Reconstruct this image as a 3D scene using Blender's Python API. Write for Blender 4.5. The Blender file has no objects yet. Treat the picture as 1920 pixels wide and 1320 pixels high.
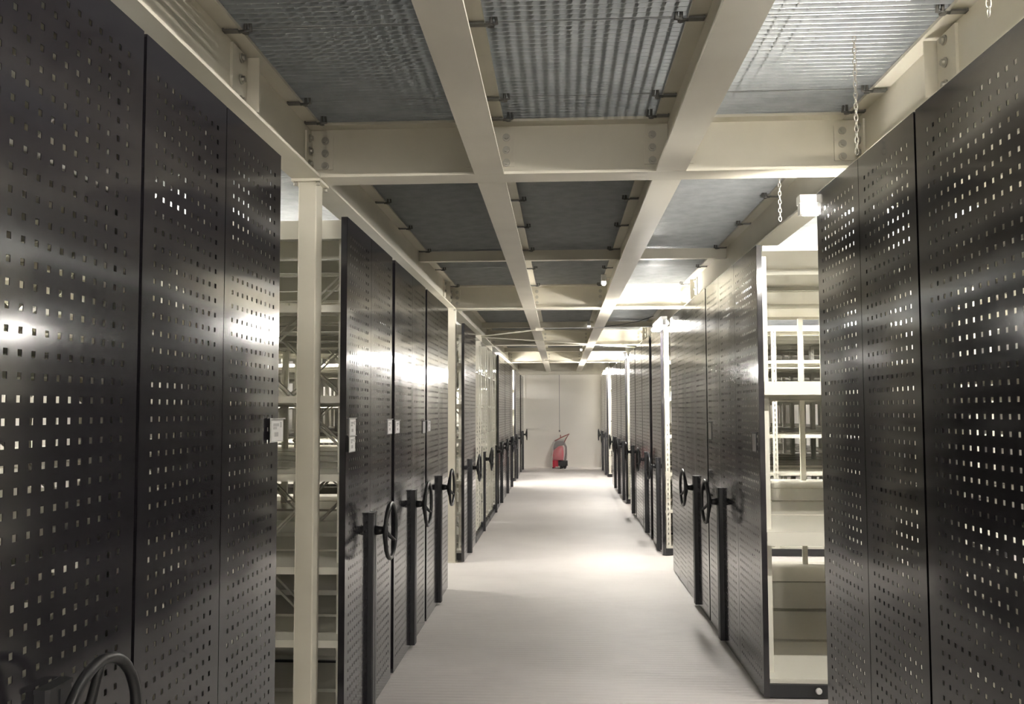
import bpy, math, random
from mathutils import Vector, Matrix
random.seed(4)
SC = bpy.context.scene
COL = SC.collection
PI = math.pi
XL, XR = -0.94, 1.029          # aisle faces of the end panels
HP = 2.335                     # top of the shelving units
GB, GT = 2.488, 2.73           # underside and top of the steel girders
WALL_Y = 23.1

# ------------------------------------------------------------------ materials
def mat(name, col, rough=0.5, metal=0.0, spec=0.5, emis=None, bump=None, mix=None, alpha=None):
    m = bpy.data.materials.new(name); m.use_nodes = True
    nt = m.node_tree; b = nt.nodes['Principled BSDF']
    b.inputs['Base Color'].default_value = (*col, 1)
    b.inputs['Roughness'].default_value = rough
    b.inputs['Metallic'].default_value = metal
    b.inputs['Specular IOR Level'].default_value = spec
    if emis:
        b.inputs['Emission Color'].default_value = (*emis[0], 1)
        b.inputs['Emission Strength'].default_value = emis[1]
    if alpha is not None:
        b.inputs['Alpha'].default_value = alpha
    if bump or mix:
        tc = nt.nodes.new('ShaderNodeTexCoord')
    if mix:      # (second colour, noise scale, low, high)
        n = nt.nodes.new('ShaderNodeTexNoise'); n.inputs['Scale'].default_value = mix[1]; n.inputs['Detail'].default_value = 6
        r = nt.nodes.new('ShaderNodeValToRGB')
        r.color_ramp.elements[0].position = mix[2]; r.color_ramp.elements[0].color = (*col, 1)
        r.color_ramp.elements[1].position = mix[3]; r.color_ramp.elements[1].color = (*mix[0], 1)
        nt.links.new(tc.outputs['Object'], n.inputs['Vector']); nt.links.new(n.outputs['Fac'], r.inputs['Fac'])
        nt.links.new(r.outputs['Color'], b.inputs['Base Color'])
    if bump:     # (scale vector, strength, distance)
        mp = nt.nodes.new('ShaderNodeMapping'); mp.inputs['Scale'].default_value = bump[0]
        n = nt.nodes.new('ShaderNodeTexNoise'); n.inputs['Scale'].default_value = 1.0; n.inputs['Detail'].default_value = 0.6
        bp = nt.nodes.new('ShaderNodeBump'); bp.inputs['Strength'].default_value = bump[1]; bp.inputs['Distance'].default_value = bump[2]
        nt.links.new(tc.outputs['Object'], mp.inputs['Vector']); nt.links.new(mp.outputs['Vector'], n.inputs['Vector'])
        nt.links.new(n.outputs['Fac'], bp.inputs['Height']); nt.links.new(bp.outputs['Normal'], b.inputs['Normal'])
    return m

M = {}
M['panel'] = mat('anthracite powder coat', (0.017, 0.0155, 0.019), 0.12, 0.0, 0.7, bump=((3, 2.4, 1.2), 0.30, 0.010))
M['black'] = mat('black plastic', (0.012, 0.012, 0.013), 0.38)
M['post'] = mat('charcoal post paint', (0.022, 0.022, 0.025), 0.35)
M['cream'] = mat('cream girder paint', (0.65, 0.615, 0.52), 0.42, mix=((0.59, 0.555, 0.465), 3.0, 0.35, 0.7))
M['shelf'] = mat('cream shelf enamel', (0.70, 0.68, 0.60), 0.24, spec=0.6)
M['galv'] = mat('galvanised steel', (0.50, 0.517, 0.52), 0.42, 0.5, mix=((0.40, 0.415, 0.42), 9.0, 0.35, 0.7))
M['bolt'] = mat('zinc bolt', (0.45, 0.43, 0.38), 0.35, 0.8)
M['clip'] = mat('dull zinc clip', (0.16, 0.155, 0.145), 0.45, 0.5)
M['wall'] = mat('painted plaster', (0.80, 0.775, 0.73), 0.7, mix=((0.75, 0.725, 0.675), 0.8, 0.35, 0.7))
M['ceil'] = mat('dark upper deck', (0.10, 0.11, 0.11), 0.8)
M['card'] = mat('white card', (0.80, 0.79, 0.78), 0.5)
M['ink'] = mat('grey print', (0.42, 0.41, 0.41), 0.6)
M['holder'] = mat('clear holder plastic', (0.62, 0.61, 0.6), 0.15)
M['tube'] = mat('lit tube', (1, 1, 1), 0.5, emis=((1.0, 0.962, 0.895), 165.0))
M['white'] = mat('white plastic', (0.8, 0.79, 0.76), 0.35)
M['small'] = mat('small lit lamp', (1, 1, 1), 0.5, emis=((1.0, 0.97, 0.9), 1.2))
M['red'] = mat('red plastic', (0.42, 0.012, 0.035), 0.35)
M['redbar'] = mat('brown red metal', (0.30, 0.09, 0.08), 0.45)
M['greytank'] = mat('smoky grey plastic', (0.13, 0.12, 0.12), 0.4)
M['film'] = mat('clear wrapping film', (0.80, 0.72, 0.71), 0.2, alpha=0.2)
M['rail'] = mat('floor rail steel', (0.33, 0.32, 0.31), 0.4, 0.6)

def floor_mat():
    m = bpy.data.materials.new('ribbed grey floor'); m.use_nodes = True
    nt = m.node_tree; b = nt.nodes['Principled BSDF']
    b.inputs['Roughness'].default_value = 0.55
    tc = nt.nodes.new('ShaderNodeTexCoord')
    n = nt.nodes.new('ShaderNodeTexNoise'); n.inputs['Scale'].default_value = 1.6; n.inputs['Detail'].default_value = 8
    r = nt.nodes.new('ShaderNodeValToRGB')
    r.color_ramp.elements[0].position = 0.3; r.color_ramp.elements[0].color = (0.52, 0.488, 0.47, 1)
    r.color_ramp.elements[1].position = 0.7; r.color_ramp.elements[1].color = (0.58, 0.548, 0.525, 1)
    nt.links.new(tc.outputs['Object'], n.inputs['Vector']); nt.links.new(n.outputs['Fac'], r.inputs['Fac'])
    nt.links.new(r.outputs['Color'], b.inputs['Base Color'])
    w = nt.nodes.new('ShaderNodeTexWave'); w.wave_type = 'BANDS'; w.bands_direction = 'Y'; w.wave_profile = 'SIN'
    w.inputs['Scale'].default_value = 2 * PI / 0.046 / 20.0
    bp = nt.nodes.new('ShaderNodeBump'); bp.inputs['Strength'].default_value = 0.6; bp.inputs['Distance'].default_value = 0.005
    nt.links.new(tc.outputs['Object'], w.inputs['Vector']); nt.links.new(w.outputs['Color'], bp.inputs['Height'])
    nt.links.new(bp.outputs['Normal'], b.inputs['Normal'])
    return m
M['floor'] = floor_mat()

# ------------------------------------------------------------------ mesh helper
class MB:
    def __init__(s): s.v = []; s.f = []; s.sm = []
    def quad(s, a, b, c, d): i = len(s.v); s.v += [a, b, c, d]; s.f.append((i, i+1, i+2, i+3)); s.sm.append(False)
    def box(s, x0, x1, y0, y1, z0, z1):
        i = len(s.v)
        s.v += [(x, y, z) for z in (z0, z1) for y in (y0, y1) for x in (x0, x1)]
        for q in ((0, 2, 3, 1), (4, 5, 7, 6), (0, 1, 5, 4), (2, 6, 7, 3), (0, 4, 6, 2), (1, 3, 7, 5)):
            s.f.append(tuple(i + k for k in q)); s.sm.append(False)
    def bbox(s, x0, x1, y0, y1, z0, z1, r=0.006):       # box with its vertical edges chamfered
        pts = [(x0+r, y0), (x1-r, y0), (x1, y0+r), (x1, y1-r), (x1-r, y1), (x0+r, y1), (x0, y1-r), (x0, y0+r)]
        s.prism(pts, z0, z1)
    def prism(s, pts, z0, z1):
        i = len(s.v); n = len(pts)
        s.v += [(x, y, z0) for x, y in pts] + [(x, y, z1) for x, y in pts]
        s.f.append(tuple(i + n - 1 - k for k in range(n))); s.f.append(tuple(i + n + k for k in range(n))); s.sm += [False, False]
        for k in range(n):
            a, b = k, (k + 1) % n
            s.f.append((i+a, i+b, i+n+b, i+n+a)); s.sm.append(False)
    def tube(s, pts, r, n=8, closed=False, caps=True):
        P = [Vector(p) for p in pts]; m = len(P); rings = []
        rr = r if isinstance(r, (list, tuple)) else [r] * m
        prev = None
        for k in range(m):
            if closed: t = P[(k+1) % m] - P[k-1]
            else: t = P[min(k+1, m-1)] - P[max(k-1, 0)]
            t.normalize()
            if prev is None:
                u = t.orthogonal().normalized()
            else:
                u = (prev - t * prev.dot(t)).normalized()
            prev = u; w = t.cross(u)
            i = len(s.v)
            for j in range(n):
                a = 2 * PI * j / n
                s.v.append(tuple(P[k] + (u * math.cos(a) + w * math.sin(a)) * rr[k]))
            rings.append(i)
        for k in range(m if closed else m - 1):
            a, b = rings[k], rings[(k+1) % m]
            for j in range(n):
                s.f.append((a+j, a+(j+1) % n, b+(j+1) % n, b+j)); s.sm.append(True)
        if caps and not closed:
            s.f.append(tuple(rings[0]+j for j in reversed(range(n)))); s.f.append(tuple(rings[-1]+j for j in range(n))); s.sm += [False, False]
    def ring(s, c, axis, R, r, n=24, k=8):
        a = Vector(axis).normalized(); u = a.orthogonal().normalized(); w = a.cross(u); c = Vector(c)
        s.tube([c + (u * math.cos(2*PI*j/n) + w * math.sin(2*PI*j/n)) * R for j in range(n)], r, k, closed=True)
    def sheet(s, x, t, y0, y1, z0, z1, ys, zs, hw, hh):
        """a sheet in the YZ plane from x to x+t with rectangular punched holes"""
        def both(a0, a1, b0, b1):
            s.quad((x, a0, b0), (x, a1, b0), (x, a1, b1), (x, a0, b1))
            s.quad((x+t, a0, b0), (x+t, a0, b1), (x+t, a1, b1), (x+t, a1, b0))
        z = z0
        for zc in zs:
            both(y0, y1, z, zc - hh); y = y0
            for yc in ys:
                both(y, yc - hw, zc - hh, zc + hh); y = yc + hw
                a, b, c, d = yc - hw, yc + hw, zc - hh, zc + hh
                s.quad((x, a, c), (x+t, a, c), (x+t, b, c), (x, b, c)); s.quad((x, a, d), (x, b, d), (x+t, b, d), (x+t, a, d))
                s.quad((x, a, c), (x, a, d), (x+t, a, d), (x+t, a, c)); s.quad((x, b, c), (x+t, b, c), (x+t, b, d), (x, b, d))
            both(y, y1, zc - hh, zc + hh); z = zc + hh
        both(y0, y1, z, z1)
    def mesh(s, name, m):
        me = bpy.data.meshes.new(name); me.from_pydata(s.v, [], s.f)
        me.polygons.foreach_set('use_smooth', s.sm); me.materials.append(m); me.update()
        return me
    def build(s, name, m, parent=None):
        return link(name, s.mesh(name, m), parent)

def link(name, me, parent=None, loc=None):
    o = bpy.data.objects.new(name, me); COL.objects.link(o)
    if parent: o.parent = parent
    if loc: o.location = loc
    return o
def tag(o, label=None, cat=None, group=None, kind=None):
    for k, v in (('label', label), ('category', cat), ('group', group), ('kind', kind)):
        if v: o[k] = v
    return o
def empty(name, loc, label, cat, group=None):
    o = bpy.data.objects.new(name, None); COL.objects.link(o); o.location = loc; o.empty_display_size = 0.1
    return tag(o, label, cat, group)
CACHE = {}
def cached(key, name, m, fn):
    if key not in CACHE:
        b = MB(); fn(b); CACHE[key] = b.mesh(name, m)
    return CACHE[key]

# ------------------------------------------------------------------ the room
def struct(name, b, m): return tag(b.build(name, M[m]), kind='structure')
X0, X1, Y0 = -5.2, 5.2, -3.2
b = MB(); b.box(X0, X1, Y0, WALL_Y, -0.1, 0); struct('floor', b, 'floor')
b = MB(); b.box(X0, X1, Y0, WALL_Y, 4.6, 4.7); struct('ceiling', b, 'ceil')
b = MB(); b.box(X0, X1, WALL_Y, WALL_Y + 0.15, 0, 4.7); struct('wall_back', b, 'wall')
b = MB(); b.box(X0 - 0.15, X0, Y0, WALL_Y, 0, 4.7); struct('wall_left', b, 'wall')
b = MB(); b.box(X1, X1 + 0.15, Y0, WALL_Y, 0, 4.7); struct('wall_right', b, 'wall')
b = MB(); b.box(X0, X1, Y0 - 0.15, Y0, 0, 4.7); struct('wall_front', b, 'wall')
b = MB(); b.box(-0.034, -0.018, WALL_Y - 0.006, WALL_Y - 0.0005, 0.95, 2.42); struct('trim_1', b, 'rail')      # joint of the wall sheets
b = MB(); b.box(-0.99, -0.925, WALL_Y - 0.05, WALL_Y - 0.001, 0, 2.42); struct('trim_2', b, 'wall')
b = MB(); b.box(1.06, 1.15, WALL_Y - 0.05, WALL_Y - 0.001, 0, 2.42); struct('trim_3', b, 'wall')
b = MB(); b.box(X0, X1, WALL_Y - 0.012, WALL_Y - 0.001, 0.0, 0.06); struct('baseboard_back', b, 'wall')

# ------------------------------------------------------------------ steel girders
FW, FT, WT = 0.127, 0.012, 0.008
def ibeam_y(b, xc, y0, y1, yw0=None, yw1=None, ztop=GT):
    b.box(xc-FW/2, xc+FW/2, y0, y1, GB, GB+FT); b.box(xc-FW/2, xc+FW/2, y0, y1, ztop-FT, ztop)
    b.box(xc-WT/2, xc+WT/2, y0, y1, GB+FT, ztop-FT)
    if yw0 is not None and yw0 < y0: b.box(xc-WT/2, xc+WT/2, yw0, y0, GB+FT+0.002, ztop-FT-0.002)
    if yw1 is not None and yw1 > y1: b.box(xc-WT/2, xc+WT/2, y1, yw1, GB+FT+0.002, ztop-FT-0.002)
def bolt_row(par, fix, kind, c, offs):
    for dz in offs:
        b = MB()
        if kind == 'x':
            b.tube([(c[0], c[1], c[2]+dz), (c[0]+c[3]*0.006, c[1], c[2]+dz)], 0.017, 12); b.tube([(c[0], c[1], c[2]+dz), (c[0]+c[3]*0.016, c[1], c[2]+dz)], 0.011, 6)
        else:
            b.tube([(c[0], c[1], c[2]+dz), (c[0], c[1]-0.006, c[2]+dz)], 0.017, 12); b.tube([(c[0], c[1], c[2]+dz), (c[0], c[1]-0.016, c[2]+dz)], 0.011, 6)
        fix(b).build('bolt', M['bolt'], par)
GXL, GXM, GXN, GXR = -1.103, -0.300, 0.476, 1.285
MAINS = [3.79, 8.77, 13.68, 18.60]
for side, gx, word in ((1, GXL, 'left'), (-1, GXR, 'right')):
    r = empty('steel_girder', (gx, 10, GB), 'long cream steel girder running over the %s row of dark end panels' % word, 'beam', 'lengthwise steel girders')
    def off(bb): bb.v = [(x-gx, y-10, z-GB) for x, y, z in bb.v]; return bb
    b = MB(); ibeam_y(b, gx, Y0+0.02, 22.86); off(b).build('girder_body', M['cream'], r)
    for yc in (2.90, 8.26, 13.1):
        w = gx + side*WT/2
        b = MB(); b.box(*sorted((w, w+side*0.010)), yc-0.075, yc+0.06, GB+0.028, GT-0.02)
        b.box(*sorted((w, w+side*0.052)), yc+0.062, yc+0.070, GB+0.028, GT-0.02)
        off(b).build('cleat', M['cream'], r)
        bolt_row(r, off, 'x', (w+side*0.010, yc, 2.61, side), (-0.075, 0, 0.075))
    if side == 1:
        b = MB(); b.box(-1.17, -1.05, 11.72, 11.73, 2.37, GB); b.box(-1.17, -1.05, 11.73, 11.9, GB-0.008, GB-0.001); off(b).build('gusset_plate', M['cream'], r)

seg_words = ['overhead, ahead of the first cross girder', 'between the first and second cross girders', 'between the second and third cross girders',
             'between the third and fourth cross girders', 'from the fourth cross girder to the end wall']
ord_ = ['first', 'second', 'third', 'fourth']
ends = [Y0+0.02] + MAINS + [22.86]
for gx, word in ((GXM, 'left of the aisle centre'), (GXN, 'right of the aisle centre')):
    for k in range(5):
        a = ends[k] + (0.072 if k else 0); c = ends[k+1] - (0.072 if k < 4 else 0)
        b = MB(); ibeam_y(b, gx, a, c, ends[k] + (0.006 if k else 0), ends[k+1] - (0.006 if k < 4 else 0))
        tag(b.build('ceiling_girder', M['cream']), 'cream girder %s %s' % (word, seg_words[k]), 'beam', 'lengthwise ceiling girders')
for k, ym in enumerate(MAINS):
    r = empty('cross_girder', (0, ym, GB), 'deep cream cross girder spanning the aisle, %s from the camera' % ord_[k], 'beam', 'deep cross girders')
    def off(bb): bb.v = [(x, y-ym, z-GB) for x, y, z in bb.v]; return bb
    b = MB(); x0, x1 = GXL+FW/2+0.002, GXR-FW/2-0.002
    b.box(x0, x1, ym-0.07, ym+0.07, GB, GB+FT); b.box(x0, x1, ym-0.07, ym+0.07, GT-FT, GT)
    b.box(x0, x1, ym-WT/2, ym+WT/2, GB+FT, GT-FT); b.box(GXL+WT/2+0.001, x0, ym-WT/2, ym+WT/2, GB+FT+0.002, GT-FT-0.002); b.box(x1, GXR-WT/2-0.001, ym-WT/2, ym+WT/2, GB+FT+0.002, GT-FT-0.002); off(b).build('girder_body', M['cream'], r)
    for gx, s in ((GXL, 1), (GXR, -1), (GXM, 1), (GXM, -1), (GXN, 1), (GXN, -1)):
        w = gx + s*(WT/2+0.001); out = gx in (GXL, GXR)
        b = MB(); b.box(*sorted((w, w+s*0.10)), ym-WT/2-0.008, ym-WT/2, GB+0.05, GT-0.04)
        if out: b.box(*sorted((w, w+s*0.008)), ym-0.10, ym-WT/2-0.008, GB+0.05, GT-0.04)
        off(b).build('cleat', M['cream'], r)
        bolt_row(r, off, 'y', (w+s*0.066, ym-WT/2-0.008, 2.61), (-0.056, 0, 0.056))
        if out: bolt_row(r, off, 'x', (w+s*0.008, ym-0.058, 2.61, s), (-0.056, 0, 0.056))
b = MB(); b.box(X0+0.01, X1-0.01, 22.87, 23.09, 2.42, GT); tag(b.build('lintel_girder', M['cream']), 'cream lintel girder along the top of the end wall', 'beam')
SMALL = [6.76, 12.27, 17.25]
bays = [('left', GXL, GXM), ('middle', GXM, GXN), ('right', GXN, GXR)]
for k, ys in enumerate(SMALL):
    for word, a, c in bays:
        b = MB(); x0, x1 = a+WT/2+0.002, c-WT/2-0.002
        b.box(x0, x1, ys-0.003, ys+0.003, 2.637, GT-0.014); b.box(x0, x1, ys+0.003, ys+0.045, 2.637, 2.643); b.box(x0, x1, ys-0.012, ys-0.003, 2.637, 2.645); b.box(x0, x1, ys+0.003, ys+0.045, GT-0.020, GT-0.014)
        tag(b.build('cross_bar', M['cream']), 'shallow cream cross bar in the %s ceiling bay between the %s and %s cross girders' % (word, ord_[k], ord_[k+1]), 'beam', 'shallow cross bars')

# pillars carrying the outer girders
for (gx, word, hidden) in ((GXL, 'left', 0), (GXR, 'right', 1)):
    for k, (yp, xo) in enumerate(((3.80, 0.0), (8.63, 0.035), (13.68, 0.0), (18.6, 0.0))):
        if (hidden and k != 2) or k == 3: continue
        x = gx + xo; r = empty('steel_pillar', (x, yp, 0), 'square cream steel pillar under the %s girder at the %s cross girder' % (word, ord_[k]), 'pillar', 'steel pillars')
        b = MB(); b.bbox(-0.04, 0.04, -0.05, 0.05, 0.01, GB-0.012, 0.004); b.build('shaft', M['cream'], r)
        b = MB(); b.box(-0.065-xo, 0.062-xo, -0.075, 0.075, GB-0.012, GB-0.0005); b.build('cap_plate', M['cream'], r)
        for sx in (-0.05, 0.05):
            for sy in (-0.06, 0.06):
                b = MB(); b.tube([(sx-xo*0.5, sy, GB-0.012), (sx-xo*0.5, sy, GB-0.030)], 0.010, 6); b.build('bolt', M['bolt'], r)
        b = MB(); b.box(-0.05, 0.05, -0.06, 0.06, 0, 0.01); b.build('foot_plate', M['cream'], r)

# ------------------------------------------------------------------ gratings on the girders
def grating_mesh(w, d):
    def fn(b):
        n = max(2, round(d / 0.0335))
        for k in range(n+1):
            y = -d/2 + 0.004 + (d-0.008) * k / n; t = 0.0032 if 0 < k < n else 0.004
            b.box(-w/2, w/2, y-t/2, y+t/2, 0.0, 0.030)
        n = round(w / 0.043)
        for k in range(n+1):
            x = -w/2 + 0.004 + (w-0.008) * k / n
            b.box(x-0.0014, x+0.0014, -d/2+0.003, d/2-0.003, 0.012 if 0 < k < n else 0.0, 0.030)
    return cached(('grat', round(w, 3), round(d, 3)), 'bars', M['galv'], fn)
def clip_mesh(s):
    def fn(b):      # saddle clip: a hook under the flange, a bolt up through the mesh
        b.box(*sorted((0, s*0.052)), -0.012, 0.012, -0.024, -0.018)
        b.box(*sorted((s*0.047, s*0.052)), -0.012, 0.012, -0.024, -0.0145)
        b.tube([(-s*0.022, 0, -0.030), (-s*0.022, 0, 0.012)], 0.006, 8)
        b.tube([(-s*0.022, 0, -0.030), (-s*0.022, 0, -0.022)], 0.012, 6)
        b.tube([(-s*0.036, 0, 0.006), (-s*0.040, 0, -0.020), (-s*0.022, 0, -0.022), (0.0, 0, -0.024)], 0.006, 6)
    return cached(('clip', s), 'clip', M['clip'], fn)
cells = [(1.30, 2.775, 'cut by the frame top'), (2.78, 3.455, 'second from the first cross girder'), (3.46, 3.775, 'narrow strip before the first cross girder'),
         (3.805, 5.145, 'just beyond the first cross girder'), (5.15, 5.895, 'midway to the first cross bar'), (5.90, 6.755, 'ending at the first cross bar'),
         (6.765, 7.645, 'just beyond the first cross bar'), (7.65, 8.755, 'ending at the second cross girder'), (8.785, 10.3, 'just beyond the second cross girder'),
         (10.305, 12.265, 'ending at the second cross bar'), (12.275, 13.665, 'ending at the third cross girder'), (13.695, 17.245, 'just beyond the third cross girder'),
         (17.255, 18.585, 'ending at the fourth cross girder'), (18.615, 22.85, 'reaching the end wall')]
for word, a, c in bays:
    for y0, y1, wh in cells:
        w, d = (c - a) - 0.02, (y1 - y0) - 0.004
        r = empty('steel_grating', ((a+c)/2, (y0+y1)/2, GT+0.001), 'galvanised grating panel over the %s ceiling bay, %s' % (word, wh), 'grating', 'floor gratings overhead')
        link('bars', grating_mesh(w, d), r)
        if y1 < 9:
            for s, gx in ((-1, a + FW/2), (1, c - FW/2)):
                for yy in ((y1 - (0.11 if y1 in (3.775, 8.755) else 0.03),) if y1 - y0 < 1.2 and y1 != 2.775 else (y1 - 0.03, y0 + 0.25)):
                    link('clip', clip_mesh(s), r, (gx - (a+c)/2, yy - (y0+y1)/2, 0))

# gratings carry on over the shelving on both sides
for word, x0, x1 in (('left', -5.15, GXL-0.01), ('right', GXR+0.01, 5.15)):
    for k in range(5):
        y0, y1 = ends[k], ends[k+1]
        r = tag(link('steel_grating', grating_mesh(x1-x0-0.01, y1-y0-0.02), None, ((x0+x1)/2, (y0+y1)/2, GT+0.001)), 'galvanised grating above the %s shelving, %s' % (word, seg_words[k]), 'grating', 'floor gratings over the shelving')

# ------------------------------------------------------------------ shelving units
DEPTH = 3.4
LV_L = (0.46, 0.78, 1.19, 1.54, 1.95)
LV_R = (0.84, 1.62)
LV_M = (0.46, 0.84, 1.22, 1.60, 1.98)
def panel_mesh(s, w):
    def fn(b):
        z0, z1 = 0.012, HP
        n = max(2, int((w - 0.115) / 0.04) + 1)
        ys = [(k - (n-1)/2) * 0.04 for k in range(n)]
        m = int((z1 - z0 - 0.13) / 0.04) + 1
        zs = [(z0+z1)/2 + (k - (m-1)/2) * 0.04 for k in range(m)]
        b.sheet(0, 0.0015, -w/2, w/2, z0, z1, ys, zs, 0.0061, 0.0063)
        b.box(0.0015, 0.028, -w/2, -w/2+0.0015, z0, z1); b.box(0.0015, 0.028, w/2-0.0015, w/2, z0, z1)
        b.box(0.0015, 0.028, -w/2+0.0015, w/2-0.0015, z1-0.0015, z1); b.box(0.0015, 0.028, -w/2+0.0015, w/2-0.0015, z0, z0+0.0015)
        if s < 0: b.v = [(-x, y, z) for x, y, z in b.v]
    return cached(('panel', s, round(w, 3)), 'end_panel', M['panel'], fn)
def shelf_mesh(s, d, lip):
    def fn(b):
        x0, x1 = (0.036, DEPTH)
        b.box(x0, x1, -d/2, d/2, -0.0015, 0)
        b.box(x0, x1, -d/2, -d/2+0.0015, -lip, -0.0015); b.box(x0, x1, d/2-0.0015, d/2, -lip, -0.0015)
        b.box(x0, x1, -d/2+0.0015, -d/2+0.014, -lip, -lip+0.0015); b.box(x0, x1, d/2-0.014, d/2-0.0015, -lip, -lip+0.0015)
        for k in range(4):
            x = 0.05 + k * (DEPTH-0.1) / 3; b.box(x, x+0.002, -d/2+0.0015, d/2-0.0015, -lip*0.8, -0.0015)
        b.box(x0, x1, -0.012, 0.012, -0.020, -0.0015)
        if s < 0: b.v = [(-x, y, z) for x, y, z in b.v]
    return cached(('shelf', s, round(d, 3), lip), 'shelf', M['shelf'], fn)
def upright_mesh(plain=False):
    def fn(b):
        t = MB(); zs = [0.12 + 0.05 * k for k in range(44)]
        for x in (-0.015, 0.0138):
            t.sheet(x, 0.0012, -0.022, 0.022, 0.075, 2.30, (0.0,), () if plain else zs, 0.005, 0.014)
        b.v = [(y, x, z) for x, y, z in t.v]; b.f = t.f; b.sm = t.sm
        b.box(-0.022, -0.0208, -0.0138, 0.0138, 0.075, 2.30); b.box(0.0208, 0.022, -0.0138, 0.0138, 0.075, 2.30)
    return cached(('upright', plain), 'upright', M['shelf'], fn)
def brace_mesh(s):
    def fn(b):
        for za, zb in ((0.25, 1.25), (1.25, 2.2)):
            b.tube([(s*0.10, -0.003, za), (s*1.12, -0.003, zb)], 0.007, 4); b.tube([(s*0.10, 0.003, zb), (s*1.12, 0.003, za)], 0.007, 4)
    return cached(('brace', s), 'cross_brace', M['shelf'], fn)
def base_mesh(s, w, open_):
    def fn(b):
        x0 = 0.002 if open_ else 0.030
        b.box(x0, x0+0.03, -w/2, w/2, 0.006, 0.072); b.box(DEPTH-0.03, DEPTH, -w/2, w/2, 0.006, 0.072)
        b.box(x0+0.03, DEPTH-0.03, -w/2, -w/2+0.03, 0.006, 0.072); b.box(x0+0.03, DEPTH-0.03, w/2-0.03, w/2, 0.006, 0.072)
        for k in range(4):
            x = 0.25 + k * (DEPTH-0.5)/3; b.box(x-0.05, x+0.05, -0.03, 0.03, 0.0, 0.05)
        if s < 0: b.v = [(-x, y, z) for x, y, z in b.v]
    return cached(('base', s, round(w, 3), open_), 'base_frame', M['post'], fn)
def post_mesh(s, foot):
    def fn(b):
        x0, x1 = -0.027, -0.0005
        b.prism([(x0, -0.034), (x0+0.006, -0.04), (x1, -0.04), (x1, 0.04), (x0+0.006, 0.04), (x0, 0.034)], 0.018, 0.968)
        b.box(x0-0.0015, x0, -0.003, 0.003, 0.018, 0.968)
        b.prism([(x0-0.002, -0.036), (x0+0.005, -0.042), (x1, -0.042), (x1, 0.042), (x0+0.005, 0.042), (x0-0.002, 0.036)], 0.968, 0.976)
        if foot: b.box(-0.0005, 0.028, -0.05, 0.05, 0.012, 0.13)
        if s < 0: b.v = [(-x, y, z) for x, y, z in b.v]
    return cached(('post', s, foot), 'drive_post', M['post'], fn)
def wheel_mesh(s):
    def fn(b):
        zc = 0.886; xw = -0.104
        b.ring((xw, 0, zc), (1, 0, 0), 0.133, 0.0105, 40, 10)
        b.tube([(-0.029, 0, zc), (-0.075, 0, zc)], [0.024, 0.017], 14)
        b.tube([(-0.068, 0, zc), (-0.086, 0, zc)], [0.030, 0.026], 14)
        for k in range(3):
            a = PI/2 + 2*PI*k/3; e = Vector((0, math.cos(a), math.sin(a)))
            c = Vector((-0.078, 0, zc))
            b.tube([c + e*0.015, c + e*0.05 + Vector((-0.004, 0, 0)), c + e*0.10 + Vector((-0.016, 0, 0)), Vector((xw, 0, zc)) + e*0.130], [0.011, 0.010, 0.009, 0.008], 8)
        if s < 0: b.v = [(-x, y, z) for x, y, z in b.v]
    return cached(('wheel', s), 'handwheel', M['black'], fn)
def top_mesh(s, w, h):
    def fn(b):
        x0, x1 = 0.036, DEPTH
        b.box(x0, x1, -w/2, w/2, HP-0.004, HP-0.002)
        b.box(x0, x1, -w/2, -w/2+0.0015, HP-h, HP-0.004); b.box(x0, x1, w/2-0.0015, w/2, HP-h, HP-0.004)
        b.box(x0, x1, -w/2+0.0015, -w/2+0.02, HP-h, HP-h+0.0015); b.box(x0, x1, w/2-0.02, w/2-0.0015, HP-h, HP-h+0.0015)
        b.box(x0, x1, -0.02, 0.02, HP-h-0.01, HP-0.004)
        if s < 0: b.v = [(-x, y, z) for x, y, z in b.v]
    return cached(('top', s, round(w, 3), h), 'top_cover', M['shelf'], fn)
def holder(root, s, yl, z, w=0.115, h=0.078, dark=False, dx=0.0):
    """card holder on the panel face: backing plate with a bent top, a card in it, lines of faint print on the card"""
    x0 = -s*(0.0005+dx)
    b = MB(); b.box(*sorted((x0, x0-s*0.003)), yl-w/2, yl+w/2, z-h/2, z+h/2); b.box(*sorted((x0, x0-s*0.010)), yl-w/2, yl+w/2, z+h/2, z+h/2+0.004)
    p = b.build('label_holder', M['post' if dark else 'holder'], root)
    b = MB(); b.box(*sorted((x0-s*0.003, x0-s*0.004)), yl-w/2+0.006, yl+w/2-0.006, z-h/2+0.004, z+h/2-0.004)
    b.build('card', M['ink' if dark else 'card'], p)
    if not dark:
        b = MB()
        for k, (a, c, t) in enumerate(((0.16, 0.62, 0.005), (0.70, 0.84, 0.009), (0.16, 0.44, 0.004), (0.26, 0.56, 0.007))):
            zz = z + h*(0.26, 0.26, 0.12, -0.16)[k]
            b.box(*sorted((x0-s*0.004, x0-s*0.0044)), yl-w/2+w*a, yl-w/2+w*c, zz-t, zz+t)
        b.build('print', M['ink'], p)

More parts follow.
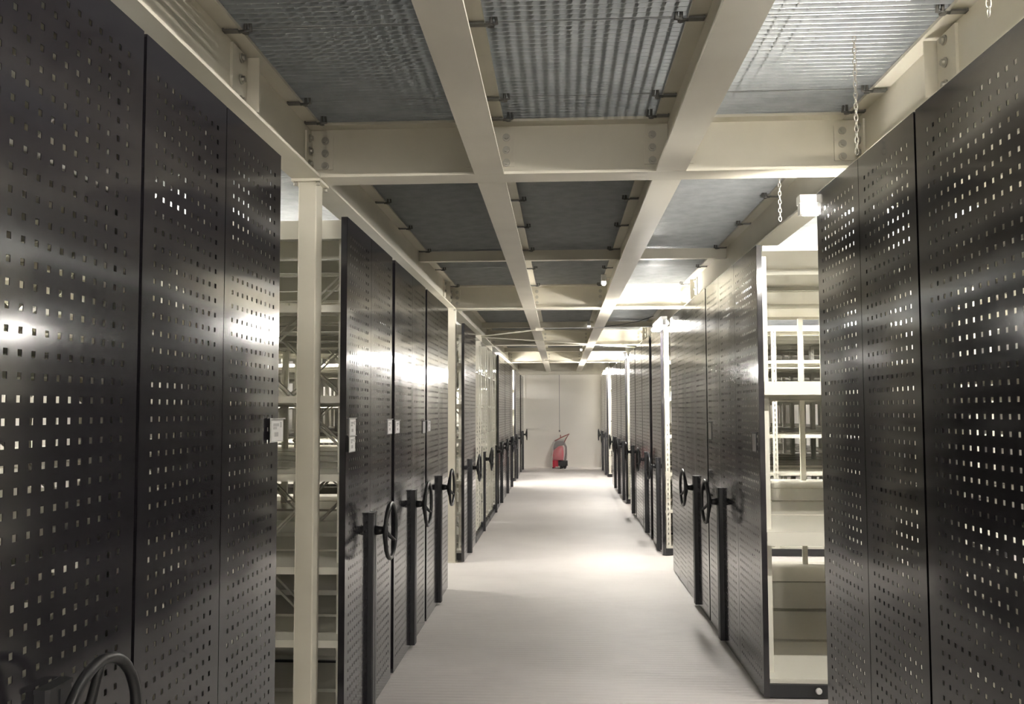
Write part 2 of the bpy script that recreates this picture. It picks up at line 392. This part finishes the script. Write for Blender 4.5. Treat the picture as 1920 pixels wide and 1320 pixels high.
def unit(side, y0, y1, label, cuts=None, shelf0=None, levels=LV_M, post=None, panels=True, fascia=0.06, lip=0.032, group='dark-ended shelving units', brace=True):
    """one shelving unit standing at the aisle: side -1 left, +1 right; cuts = edges of the end panels"""
    s = side; X = XL if s < 0 else XR
    yc = (y0+y1)/2; w = y1-y0
    root = empty('shelving_unit', (X, yc, 0), label, 'shelving unit', group)
    cuts = [y0] + list(cuts if cuts is not None else []) + [y1]
    if panels:
        for a, c in zip(cuts, cuts[1:]):
            link('end_panel', panel_mesh(s, c-a-0.004), root, (0, (a+c)/2-yc, 0))
    a0 = (shelf0 if shelf0 is not None else y0+0.012); a1 = y1-0.012
    sw = a1-a0; sc = (a0+a1)/2-yc
    link('base_frame', base_mesh(s, sw, not panels), root, (0, sc, 0))
    link('buffer_stop', cached('buffer', 'buffer_stop', M['holder'], lambda b: b.tube([(0, 0, 0), (0, -0.006, 0), (0, -0.012, 0)], [0.017, 0.017, 0.012], 14)), root, (s*0.275, a0-yc-0.0005, 0.042))
    link('top_cover', top_mesh(s, sw, fascia), root, (0, sc, 0))
    nr = 2 if sw > 0.75 else 1
    d = (sw - 0.02*(nr-1))/nr
    for k in range(nr):
        c = sc + (k-(nr-1)/2)*(d+0.02)
        for z in (0.095,)+tuple(levels):
            link('shelf', shelf_mesh(s, d-0.034, 0.022 if z < 0.2 else lip), root, (0, c, z))
        for x in (0.062, 1.15, 2.25, 3.33):
            for e in (-1, 1): link('upright', upright_mesh(levels is LV_R), root, (s*x, c+e*(d/2-0.0155-(0.13 if levels in (LV_R, LV_L) else 0)), 0))
        if brace: link('cross_brace', brace_mesh(s), root, (0, c + (d/2-0.04)*(1 if k == 0 else -1), 0))
    if post is not None:
        link('drive_post', post_mesh(s, not panels), root, (0, post-yc, 0))
        link('handwheel', wheel_mesh(s), root, (0, post-yc, 0))
    return root, yc

# left row
g = 'dark-ended shelving units'
u, yc = unit(-1, 1.330, 1.905, 'dark perforated shelving unit nearest on the left, handwheel cropped by the frame bottom', post=1.586)
unit(-1, 0.15, 1.320, 'unseen dark shelving unit beside the camera on the left, blocking light', cuts=[0.74])  # wholly out of view, kept for the light it blocks
u, yc = unit(-1, 1.915, 2.887, 'dark two-panel shelving unit without handwheel, a white card at its far edge', cuts=[2.401])
holder(u, -1, 2.838-yc, 1.408, 0.125, 0.074, dx=0.010)
u, yc = unit(-1, 3.815, 4.865, 'dark shelving unit just behind the first left pillar, two white cards at its near edge', cuts=[4.318], shelf0=3.875, levels=LV_L, post=4.318, fascia=0.086, group=g)
holder(u, -1, 3.93-yc, 1.398, 0.115, 0.08); holder(u, -1, 3.875-yc, 1.325, 0.105, 0.07, dx=0.012); holder(u, -1, 4.80-yc, 1.385, 0.115, 0.08)
u, yc = unit(-1, 4.945, 6.085, 'dark shelving unit, middle of the three with handwheels behind the first left pillar', cuts=[5.545], levels=LV_L, post=5.545, fascia=0.086)
holder(u, -1, 5.03-yc, 1.38, 0.12, 0.075); holder(u, -1, 6.01-yc, 1.36, 0.12, 0.085, dark=True)
u, yc = unit(-1, 6.155, 7.330, 'dark shelving unit whose handwheel stands out against the second left pillar', cuts=[6.76], levels=LV_L, post=6.76, fascia=0.086)
holder(u, -1, 6.25-yc, 1.365, 0.12, 0.08)
unit(-1, 8.575, 9.735, 'lone dark shelving unit just behind the second left pillar, before the open frames', cuts=[9.10], shelf0=8.70, levels=LV_L, post=9.10, fascia=0.086)
unit(-1, 9.80, 11.68, 'open cream shelving unit without end panel, nearer of two on the left', levels=LV_L, post=10.72, panels=False, group='open shelving units')
unit(-1, 11.73, 13.38, 'open cream shelving unit without end panel, farther of two, before the third pillar', levels=LV_L, post=12.68, panels=False, group='open shelving units')
far_l = [(13.42, 14.90, 14.0, 13.76, 'first'), (14.97, 16.45, 15.6, None, 'second'), (16.53, 17.30, 16.95, None, 'third'), (18.45, 20.50, 19.0, None, 'fourth'), (21.02, 22.40, 21.9, None, 'last')]
for y0, y1, p, s0, w in far_l:
    unit(-1, y0, y1, 'distant dark shelving unit on the left, %s of the five beyond the third pillar' % w, cuts=[(y0+y1)/2], shelf0=s0, levels=LV_L, post=p, brace=False, group='distant shelving units on the left')
# right row
unit(1, 0.90, 2.555, 'dark perforated shelving unit nearest on the right, running out of the frame', cuts=[1.30, 1.92])
unit(1, 2.565, 3.535, 'dark two-panel shelving unit beside the bright lamp on the right, no handwheel', cuts=[3.045])
u, yc = unit(1, 4.625, 6.225, 'dark shelving unit with pale edge strip facing the lit gap on the right', cuts=[5.225, 5.742], levels=LV_R, post=5.742, fascia=0.030, lip=0.07, brace=False)
holder(u, 1, 4.74-yc, 1.30, 0.09, 0.10, dark=True); holder(u, 1, 6.12-yc, 1.33, 0.11, 0.12, dark=True)
unit(1, 6.26, 8.24, 'long dark shelving unit of four end panels on the right, before the second gap', cuts=[6.777, 7.322, 7.784], levels=LV_R, post=6.777, fascia=0.030, lip=0.07, brace=False)
unit(1, 9.06, 9.95, 'dark shelving unit beyond the second gap on the right, black base showing in the gap', cuts=[9.5], post=9.38)
far_r = [(10.22, 11.13, 10.66, 'first'), (11.17, 12.12, None, 'second'), (12.20, 13.15, 12.62, 'third'), (14.05, 15.00, 14.5, 'fourth'), (15.08, 16.03, 15.6, 'fifth'), (16.11, 17.75, 16.7, 'sixth'), (19.60, 20.58, 20.15, 'seventh'), (20.66, 22.45, 21.6, 'last')]
for y0, y1, p, w in far_r:
    unit(1, y0, y1, 'distant dark shelving unit on the right, %s of eight towards the end wall' % w, cuts=[(y0+y1)/2], post=p, brace=False, group='distant shelving units on the right')

# ------------------------------------------------------------------ lamps
def lamp(x, y, z, label, along='y', L=1.2, twin=0, r0=0.014):
    r = empty('ceiling_lamp', (x, y, z), label, 'lamp', 'tube lamps')
    b = MB(); b.box(-0.028, 0.028, -L/2-0.02, L/2+0.02, max(0.028, r0+0.002), 0.062)
    for e in (-1, 1): b.box(-0.018, 0.018, e*(L/2+0.006)-0.012, e*(L/2+0.006)+0.012, -0.018, 0.028)
    hb = b.build('batten', M['white'], r)
    for xt in ((-0.026, 0.026) if twin else (0.0,)):
        b = MB(); b.tube([(xt, -L/2, 0), (xt, L/2, 0)], twin or r0, 12); b.build('tube', M['tube'], r)
    if along == 'x': r.rotation_euler = (0, 0, PI/2)
    return r
for x, y, z, L, w in ((0.4, -2.2, 2.36, 1.2, 'added as unseen fill across the aisle behind the camera'),  # unseen lamp added behind the camera as fill
        (1.185, 3.64, 2.29, 0.36, 'glaring in the gap behind the two-panel right unit'), (3.3, 3.66, 2.29, 1.2, 'deeper in the gap behind the two-panel right unit'),
        (3.3, 8.50, 2.29, 1.2, 'deeper in the gap beyond the long right unit'),
        (2.25, 22.78, 2.29, 1.2, 'beside the end wall on the right'),
        (-4.75, 2.2, 2.42, 1.2, 'added by the left wall near the camera to brighten the panel holes'), (-4.75, 6.2, 2.42, 1.2, 'added by the left wall farther on to brighten the panel holes'), (4.75, 3.2, 2.42, 0.8, 'added by the right wall near the camera to brighten the panel holes'), (4.75, 7.2, 2.42, 0.8, 'added by the right wall farther on to brighten the panel holes'),  # side wall lamps added out of view to brighten the panel holes
        (3.0, 0.5, 2.40, 1.2, 'beside the camera over the right shelving'), (2.6, 2.0, 2.42, 1.2, 'over the nearest right shelving'), (2.7, 5.5, 2.42, 1.2, 'over the right unit facing the lit gap'),
        (-2.9, 4.55, 2.42, 1.2, 'over the unit behind the first left pillar'), (-3.75, 3.15, 2.25, 0.9, 'in the gap before the first left pillar'), (-2.7, 7.9, 2.29, 1.2, 'in the gap before the second left pillar'), (-2.7, 11.7, 2.42, 1.2, 'over the open left shelving'),
        (-1.75, 17.85, 2.29, 1.2, 'in the far gap on the left'), (-3.4, 22.8, 2.29, 1.2, 'in the far left corner by the end wall'), (-3.0, 20.75, 2.29, 1.2, 'between the last two left units')):
    lamp(x, y, z, 'lit white tube lamp %s' % w, 'x', L, 0, 0.020 if w.startswith('glaring') else 0.014)
for x, y, L, w in ((0.975, 8.62, 0.70, 'beyond the long right unit'), (0.975, 13.60, 0.72, 'between distant right units'), (0.975, 18.05, 0.72, 'opening the last wide right gap'), (0.975, 19.2, 0.72, 'closing the last wide right gap'),
                   (-1.35, 17.87, 0.8, 'in the far left gap')):
    lamp(x, y, 2.29, 'lit twin tube lamp at the aisle edge %s' % w, 'y', L, 0.019 if y < 9 else 0.0125 if x > 0 else 0.006)
lamp(1.285, 1.2, 2.40, 'lit twin tube lamp above the nearest right shelving unit', 'y', 1.2, 0.0105)
lamp(1.05, 2.0, 4.0, 'lit tube lamp on the upper floor above the near gratings', 'y', 0.9, 0.0048)
for y, w in ((8.10, 'first'), (12.28, 'second'), (16.9, 'third')):
    r = empty('emergency_light', (0.405, y-0.06, 2.655), 'small white light hung beside the right middle girder, %s along the aisle' % w, 'light', 'small aisle lights')
    b = MB(); b.bbox(-0.024, 0.024, -0.02, 0.02, 0.0, 0.062, 0.008); b.build('housing', M['white'], r)
    b = MB(); b.tube([(0, 0, 0), (0, 0, -0.018), (0, 0, -0.032), (0, 0, -0.04)], [0.022, 0.024, 0.018, 0.006], 14); b.build('lens', M['small'], r)
    b = MB(); b.box(0.024, 0.066, -0.008, 0.008, 0.03, 0.036); b.build('bracket', M['white'], r)

def chain(x, y, z0, z1, label):
    b = MB(); n = int((z1-z0)/0.019)
    for k in range(n):
        zc = z1 - 0.012 - k*0.019; ax = (1, 0, 0) if k % 2 else (0, 1, 0)
        pts = []
        for j in range(10):
            a = 2*PI*j/10; u = 0.006*math.cos(a); v = 0.0125*math.sin(a)
            pts.append((x + (0 if k % 2 else u), y + (u if k % 2 else 0), zc + v))
        b.tube(pts, 0.0019, 5, closed=True)
    tag(b.build('hanging_chain', M['bolt']), label, 'chain', 'hanging chains')
chain(0.985, 2.92, 2.31, GT-0.014, 'thin chain dangling before the first cross girder near the right girder')
chain(0.985, 3.94, 2.31, GT-0.014, 'thin chain dangling above the far end of the glaring right lamp')
chain(0.985, 2.02, 2.36, GT-0.014, 'thin chain dangling in the top right corner over the nearest panel')

# wind braces and cable under the girders
def rod(name, a, c, r, m, label, cat, group=None):
    b = MB(); b.tube([a, c], r, 8); tag(b.build(name, M[m]), label, cat, group)
rod('ceiling_brace_rod', (-1.05, 11.80, 2.470), (1.18, 13.90, 2.470), 0.010, 'cream', 'thin cream brace rod crossing under the girders to the far right girder', 'rod', 'brace rods')
rod('ceiling_brace_rod', (-1.05, 11.72, 2.474), (-0.26, 10.82, 2.474), 0.010, 'cream', 'short cream brace rod from the left girder plate to the middle girder', 'rod', 'brace rods')
rod('ceiling_brace_rod', (-0.30, 17.4, 2.474), (0.52, 18.3, 2.474), 0.011, 'cream', 'distant thin brace rod crossing the middle bay under the girders', 'rod', 'brace rods')
b = MB(); b.box(-0.30, -0.21, 10.76, 10.82, 2.455, GB-0.001); tag(b.build('ceiling_brace_bracket', M['cream']), 'cream bracket under the left middle girder where the short brace rod ends', 'bracket')
rod('ceiling_conduit_pipe', (-0.20, 10.66, 2.474), (1.19, 10.55, 2.474), 0.007, 'rail', 'thin dark conduit running across under the girders to the right', 'pipe')
b = MB(); b.tube([(0.47, 11.3, 2.52+0.03), (0.75, 11.2, 2.56), (1.0, 11.15, 2.60), (1.18, 11.1, 2.66)], 0.004, 6)
b.v = [(x+0.075 if x < 0.6 else x, y, z) for x, y, z in b.v]
tag(b.build('ceiling_cable', M['post']), 'thin dark cable slanting up across the right ceiling bay', 'cable')

# floor rails under the shelving
for k, x in enumerate((-3.6, -1.75, 1.45, 3.3)):
    b = MB(); b.box(x-0.02, x+0.02, 0.2, 22.8, 0.0003, 0.0025); tag(b.build('trim_%d' % (k+4), M['rail']), kind='structure')

# ------------------------------------------------------------------ red machine at the end wall
r = empty('cleaning_machine', (0.0, 22.62, 0), 'red and black wheeled machine under clear film standing at the end wall', 'cleaning machine')
b = MB()
b.prism([(-0.06, -0.20), (0.14, -0.20), (0.178, -0.14), (0.178, 0.16), (0.13, 0.22), (-0.06, 0.22)], 0.075, 0.20); b.prism([(-0.02, -0.16), (0.12, -0.16), (0.15, -0.1), (0.15, 0.15), (-0.02, 0.18)], 0.03, 0.075)
b.build('chassis', M['black'], r)
b = MB()
for x in (0.0, 0.11): b.tube([(x-0.02, -0.13, 0.045), (x+0.02, -0.13, 0.045)], 0.045, 16); 
b.tube([(0.02, 0.13, 0.06), (0.07, 0.13, 0.06)], 0.06, 16)
b.tube([(-0.215, -0.02, 0.018), (-0.18, -0.02, 0.018)], 0.018, 12)
b.build('wheels', M['black'], r)
b = MB(); b.prism([(-0.205, -0.17), (-0.16, -0.21), (-0.062, -0.21), (-0.062, 0.2), (-0.205, 0.2)], 0.06, 0.215); b.prism([(-0.20, -0.05), (-0.15, -0.08), (-0.13, 0.1), (-0.2, 0.1)], 0.018, 0.06)
b.build('front_cover', M['red'], r)
def loft(b, secs):
    i0 = len(b.v)
    for z, x0, x1, y0, y1 in secs:
        c = 0.03; b.v += [(x0+c, y0, z), (x1-c, y0, z), (x1, y0+c, z), (x1, y1-c, z), (x1-c, y1, z), (x0+c, y1, z), (x0, y1-c, z), (x0, y0+c, z)]
    for k in range(len(secs)-1):
        a = i0+8*k
        for j in range(8): b.f.append((a+j, a+(j+1) % 8, a+8+(j+1) % 8, a+8+j)); b.sm.append(True)
    b.f.append(tuple(i0+j for j in reversed(range(8)))); b.f.append(tuple(i0+8*(len(secs)-1)+j for j in range(8))); b.sm += [False, False]
b = MB(); loft(b, [(0.216, -0.20, 0.07, -0.18, 0.18), (0.34, -0.205, 0.075, -0.18, 0.18), (0.46, -0.18, 0.075, -0.16, 0.17), (0.54, -0.10, 0.07, -0.12, 0.15), (0.58, -0.03, 0.05, -0.08, 0.1)]); b.build('tank', M['red'], r)
b = MB(); loft(b, [(0.47, -0.185, -0.105, -0.12, 0.19), (0.56, -0.18, -0.06, -0.10, 0.19), (0.60, -0.17, 0.09, -0.07, 0.19), (0.68, -0.13, 0.09, -0.06, 0.18), (0.70, -0.10, 0.06, -0.04, 0.15)]); b.build('recovery_tank', M['greytank'], r)
b = MB(); b.tube([(0.115, -0.08, 0.21), (0.14, -0.08, 0.40), (0.14, -0.06, 0.55), (0.09, -0.03, 0.64)], 0.026, 10); b.build('suction_hose', M['greytank'], r)
b = MB()
for y in (-0.1, 0.16): b.tube([(-0.15, y, 0.70), (0.02, y, 0.79), (0.215, y, 0.875), (0.14, y, 0.76), (0.09, y, 0.66)], 0.011, 8)
b.tube([(0.215, -0.1, 0.875), (0.215, 0.16, 0.875)], 0.013, 8); b.tube([(0.0, -0.1, 0.78), (0.0, -0.1, 0.845)], 0.012, 8); b.tube([(-0.012, -0.1, 0.846), (0.012, -0.1, 0.846)], 0.015, 8)
b.build('push_handle', M['redbar'], r)
b = MB(); loft(b, [(0.225, -0.22, 0.165, -0.215, 0.215), (0.36, -0.24, 0.17, -0.215, 0.215), (0.50, -0.215, 0.165, -0.20, 0.21), (0.66, -0.19, 0.12, -0.16, 0.21), (0.73, -0.15, 0.09, -0.13, 0.2)])
b.f = b.f[:-2]; b.sm = b.sm[:-2]; b.build('wrapping_film', M['film'], r)
b = MB(); b.bbox(-0.045, -0.01, WALL_Y-0.04, WALL_Y-0.0125, 0.92, 0.97, 0.005); tag(b.build('wall_socket', M['greytank']), 'small dark socket on the end wall above the red machine', 'socket')

# ------------------------------------------------------------------ camera
F, CYP = 1646.4, 676.4
yaw, pitch, roll = 0.0548, 0.0572, -0.0029
right = Vector((math.cos(yaw), math.sin(yaw), 0)); fw = Vector((-math.sin(yaw), math.cos(yaw), 0)); up = Vector((0, 0, 1))
fw, up = fw*math.cos(pitch)+up*math.sin(pitch), up*math.cos(pitch)-fw*math.sin(pitch)
right, up = right*math.cos(roll)+up*math.sin(roll), up*math.cos(roll)-right*math.sin(roll)
cam = bpy.data.cameras.new('camera'); co = bpy.data.objects.new('camera', cam); COL.objects.link(co)
mw = Matrix((right, up, -fw)).transposed().to_4x4(); mw.translation = Vector((0, 0, 1.47)); co.matrix_world = mw
cam.sensor_fit = 'HORIZONTAL'; cam.sensor_width = 36.0; cam.lens = F / 1920 * 36.0
cam.shift_y = (CYP - 660.0) / 1920.0
cam.clip_start = 0.02; cam.clip_end = 200
SC.camera = co

# ------------------------------------------------------------------ world and view
w = bpy.data.worlds.new('world'); SC.world = w; w.use_nodes = True
w.node_tree.nodes['Background'].inputs['Color'].default_value = (0, 0, 0, 1)
SC.view_settings.view_transform = 'Standard'; SC.view_settings.look = 'None'
SC.view_settings.gamma = 1.0; SC.view_settings.use_curve_mapping = False
SC.view_settings.exposure = 1.5
SC.cycles.max_bounces = 8; SC.cycles.diffuse_bounces = 4; SC.cycles.glossy_bounces = 5; SC.cycles.transparent_max_bounces = 12
SC.cycles.use_denoising = True
